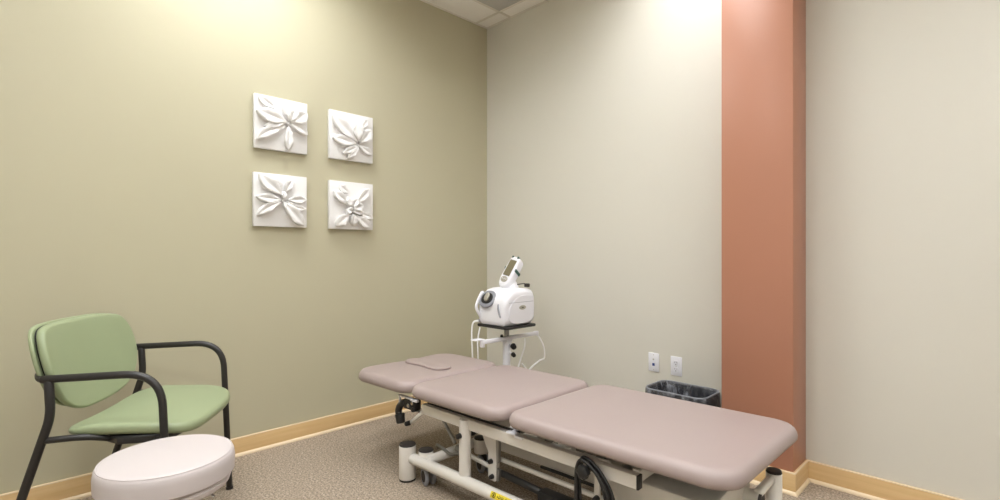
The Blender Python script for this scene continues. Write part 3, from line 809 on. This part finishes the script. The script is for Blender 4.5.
# body: sections along y (front is -y), each a rounded outline in x,z
def sec(y, hw, zt, zb, r):
    cz = (zt+zb)/2; hh = (zt-zb)/2
    return [Vector((u, y, cz+w)) for u, w in rrect(hw, hh, r, 6)]
S_ = [(-0.172, 0.110, 0.105, 0.030, .030), (-0.168, 0.136, 0.140, 0.008, .038), (-0.155, 0.146, 0.165, 0.002, .040), (-0.125, 0.151, 0.192, 0.0, .042), (-0.085, 0.154, 0.210, 0.0, .044), (-0.03, 0.155, 0.219, 0.0, .045), (0.05, 0.155, 0.221, 0.0, .045), (0.115, 0.152, 0.216, 0.0, .045), (0.150, 0.147, 0.208, 0.003, .045), (0.166, 0.138, 0.195, 0.010, .042), (0.172, 0.115, 0.165, 0.035, .035)]
MB().loft([sec(*s) for s in S_]).build('body', M['whiteplastic'], unit, sharp=60)
# raised side panel with arched edge (both sides), badge
for sx in (1, -1):
    m = MB()
    arch = [(-0.140, 0.012), (0.140, 0.012), (0.150, 0.10), (0.145, 0.170), (0.08, 0.182), (0.0, 0.180), (-0.06, 0.165), (-0.11, 0.130), (-0.135, 0.095)]
    arch = chaikin(arch, 2)
    pad(m, arch, 0.007, 0.005, lambda u, v, h, sx=sx: Vector((sx*(0.1505+h), u, v)))
    sp = m.build('side_panel', M['whiteplastic'], unit, sharp=60)
    m = MB(); pad(m, [(0.012+0.038*math.cos(a), 0.108+0.013*math.sin(a)) for a in [2*PI*k/28 for k in range(28)]], 0.004, 0.0015, lambda u, v, h, sx=sx: Vector((sx*(0.1565+h), u, v)))
    bd = m.build('badge', M['silver'], sp)
    m = MB()
    for yy, w in ((-.004, .004), (.003, .005), (.010, .004), (.016, .003)): m.box((sx*0.1607, yy+.006, 0.108), (0.0008, w, 0.006))
    m.build('badge_mark', M['rubber'], bd)
    MB().box((sx*0.1576, 0.0, 0.140), (0.0012, 0.27, 0.0022)).build('seam', M['greyplastic'], sp)
# front well with dial, on the sloping front
nrm = Vector((0, -0.80, 0.60)).normalized(); tx = Vector((1, 0, 0)); ty = nrm.cross(tx) * -1
ty = Vector((0, 0.60, 0.80)).normalized()
C0 = Vector((-0.052, -0.149, 0.150))
def face(u, v, h): return C0+tx*u+ty*v+nrm*h
def ell(a, b, n=32, p=2.3): return [(a*math.copysign(abs(math.cos(t))**(2/p), math.cos(t)), b*math.copysign(abs(math.sin(t))**(2/p), math.sin(t))) for t in [2*PI*k/n for k in range(n)]]
m = MB(); pad(m, ell(.080, .060), 0.016, 0.006, face); w_ = m.build('front_bezel', M['greyplastic'], unit)
m = MB(); pad(m, ell(.058, .038), 0.006, 0.004, lambda u, v, h: face(u, v, 0.0155+h)); m.build('dial_well', M['blackplastic'], w_)
m = MB(); pad(m, [(u*0.5+0.006, v*1.0+.002) for u, v in ell(.045, .030)], 0.018, 0.008, lambda u, v, h: face(u, v, 0.020+h)); m.build('dial', M['silver'], w_)
MB().tube(spline([face(-.095, .050, -.004), face(-.088, .03, .014), face(-.082, -.03, .022), face(-.080, -.072, .010), (-0.120, -0.160, 0.04)]), .012, 12).build('grip_rim', M['whiteplastic'], unit)
MB().tube(spline([(0.075, -0.168, 0.128), (0.082, -0.174, 0.100), (0.094, -0.172, 0.068), (0.100, -0.168, 0.055)]), 0.009, 10).build('applicator_slot', M['greyplastic'], unit)
MB().box((-0.135, -0.168, 0.018), (0.022, 0.02, 0.018), bevel=.003).build('lead_socket', M['greyplastic'], unit)
# neck and tilted handset
MB().lathe([(.004, .200), (.062, .200), (.058, .222), (.046, .240), (.04, .255), (.004, .262)], (0.01, 0.045, 0), 32).build('neck', M['whiteplastic'], unit)
hs_ = math.radians(36)
hup = Vector((0.20, math.sin(hs_), math.cos(hs_))).normalized(); hn = Vector((-0.05, -math.cos(hs_), math.sin(hs_))).normalized()
hx = hup.cross(hn).normalized(); hn = hx.cross(hup).normalized()
HC = Vector((-0.004, 0.045, 0.312))
def hp_(u, v, h): return HC+hx*u*1.12+hup*v*1.05+hn*h
ho = chaikin([(-.048, .108), (.048, .108), (.055, .06), (.060, -.02), (.056, -.075), (.03, -.112), (-.03, -.112), (-.056, -.075), (-.060, -.02), (-.055, .06)], 3)
m = MB(); pad(m, ho, 0.060, 0.016, lambda u, v, h: hp_(u, v, h-0.04)); hd = m.build('handset', M['whiteplastic'], unit, sharp=180)
m = MB(); pad(m, [(u*.80, v*.86) for u, v in ho], 0.004, 0.002, lambda u, v, h: hp_(u, v, h+0.018)); fz = m.build('handset_face', M['whiteplastic'], hd)
m = MB(); pad(m, rrect(.036, .056, .004), 0.003, 0.001, lambda u, v, h: hp_(u, v+.020, h+0.021)); m.build('screen', M['screen'], hd)
m = MB(); pad(m, ell(.036, .020, p=2.0), 0.003, 0.001, lambda u, v, h: hp_(u, v-.062, h+0.0205)); kp = m.build('keypad', M['silver'], hd)
m = MB()
for u in (-.02, 0, .02): pad(m, [(u+.005*math.cos(a), -.060+.005*math.sin(a)) for a in [2*PI*k/10 for k in range(10)]], 0.002, 0.001, lambda u, v, h: hp_(u, v, h+.0232))
m.build('keys', M['whiteplastic'], kp)
for u, v, w, hh in ((-.030, .098, .014, .018), (.028, .100, .014, .018)):
    MB().box(hp_(u, v, .012), (w, .014, .026), bevel=.003, mat=Matrix((hx, hup, hn)).transposed()).build('clip', M['teal'], hd)
for sx in (-1, 1):
    MB().box(hp_(.0585*sx, .018, -.012), (.010, .020, .058), bevel=.003, mat=Matrix((hx, hup, hn)).transposed()).build('clip', M['teal'], hd)
MB().tube(spline([hp_(.02, -.06, -.045), (0.10, 0.09, 0.245), (0.115, 0.10, 0.238)]), .003, 8).build('handset_cord', M['rubber'], hd)
MB().box((0.125, 0.100, 0.236), (.040, .026, .022), bevel=.004).build('cord_plug', M['rubber'], hd)
# leads hanging from the unit
def lead(pts): MB().tube(spline(pts, 8), 0.0062, 8).build('lead_wire', M['whitecable'], unit)
z0 = -UZ
lead([(-0.135, -0.175, 0.018), (-0.165, -0.20, 0.010), (-0.175, -0.21, -0.04), (-0.170, -0.21, -0.16), (-0.160, -0.205, -0.30), (-0.15, -0.20, -0.42)])
lead([(-0.125, -0.17, -0.022), (-0.128, -0.19, -0.10), (-0.125, -0.19, -0.20), (-0.12, -0.19, -0.40)])
lead([(0.02, 0.31, -0.085), (0.03, 0.36, -0.115), (0.05, 0.395, -0.18), (0.055, 0.395, -0.25), (0.05, 0.34, -0.262), (0.06, 0.23, -0.290), (0.08, 0.09, -0.335)])
lead([(0.04, 0.17, -0.105), (0.05, 0.155, -0.15), (0.055, 0.10, -0.23), (0.06, 0.06, -0.29), (0.06, 0.05, -0.36)])
lead([(0.055, 0.12, -0.255), (0.06, 0.16, -0.29), (0.055, 0.21, -0.33), (0.05, 0.25, -0.37)])

# ------------------------------------------------------------------ camera
cam = bpy.data.cameras.new('camera'); co = bpy.data.objects.new('camera', cam); COL.objects.link(co)
ang = math.atan2(504, 501)
co.location = (3.070, -2.897, 1.15)
co.rotation_euler = (PI/2, 0, ang)
cam.sensor_width = 36; cam.sensor_fit = 'HORIZONTAL'; cam.lens = 36*501/1000
cam.shift_y = 3/1000; cam.clip_start = 0.02
S.camera = co

w = bpy.data.worlds.new('world'); S.world = w; w.use_nodes = True
w.node_tree.nodes['Background'].inputs[0].default_value = (0.05, 0.05, 0.05, 1)
S.view_settings.view_transform = 'Standard'; S.view_settings.look = 'None'
S.view_settings.gamma = 1; S.view_settings.use_curve_mapping = False
S.view_settings.exposure = 0.05
S.cycles.use_denoising = True
S.cycles.max_bounces = 10; S.cycles.diffuse_bounces = 6
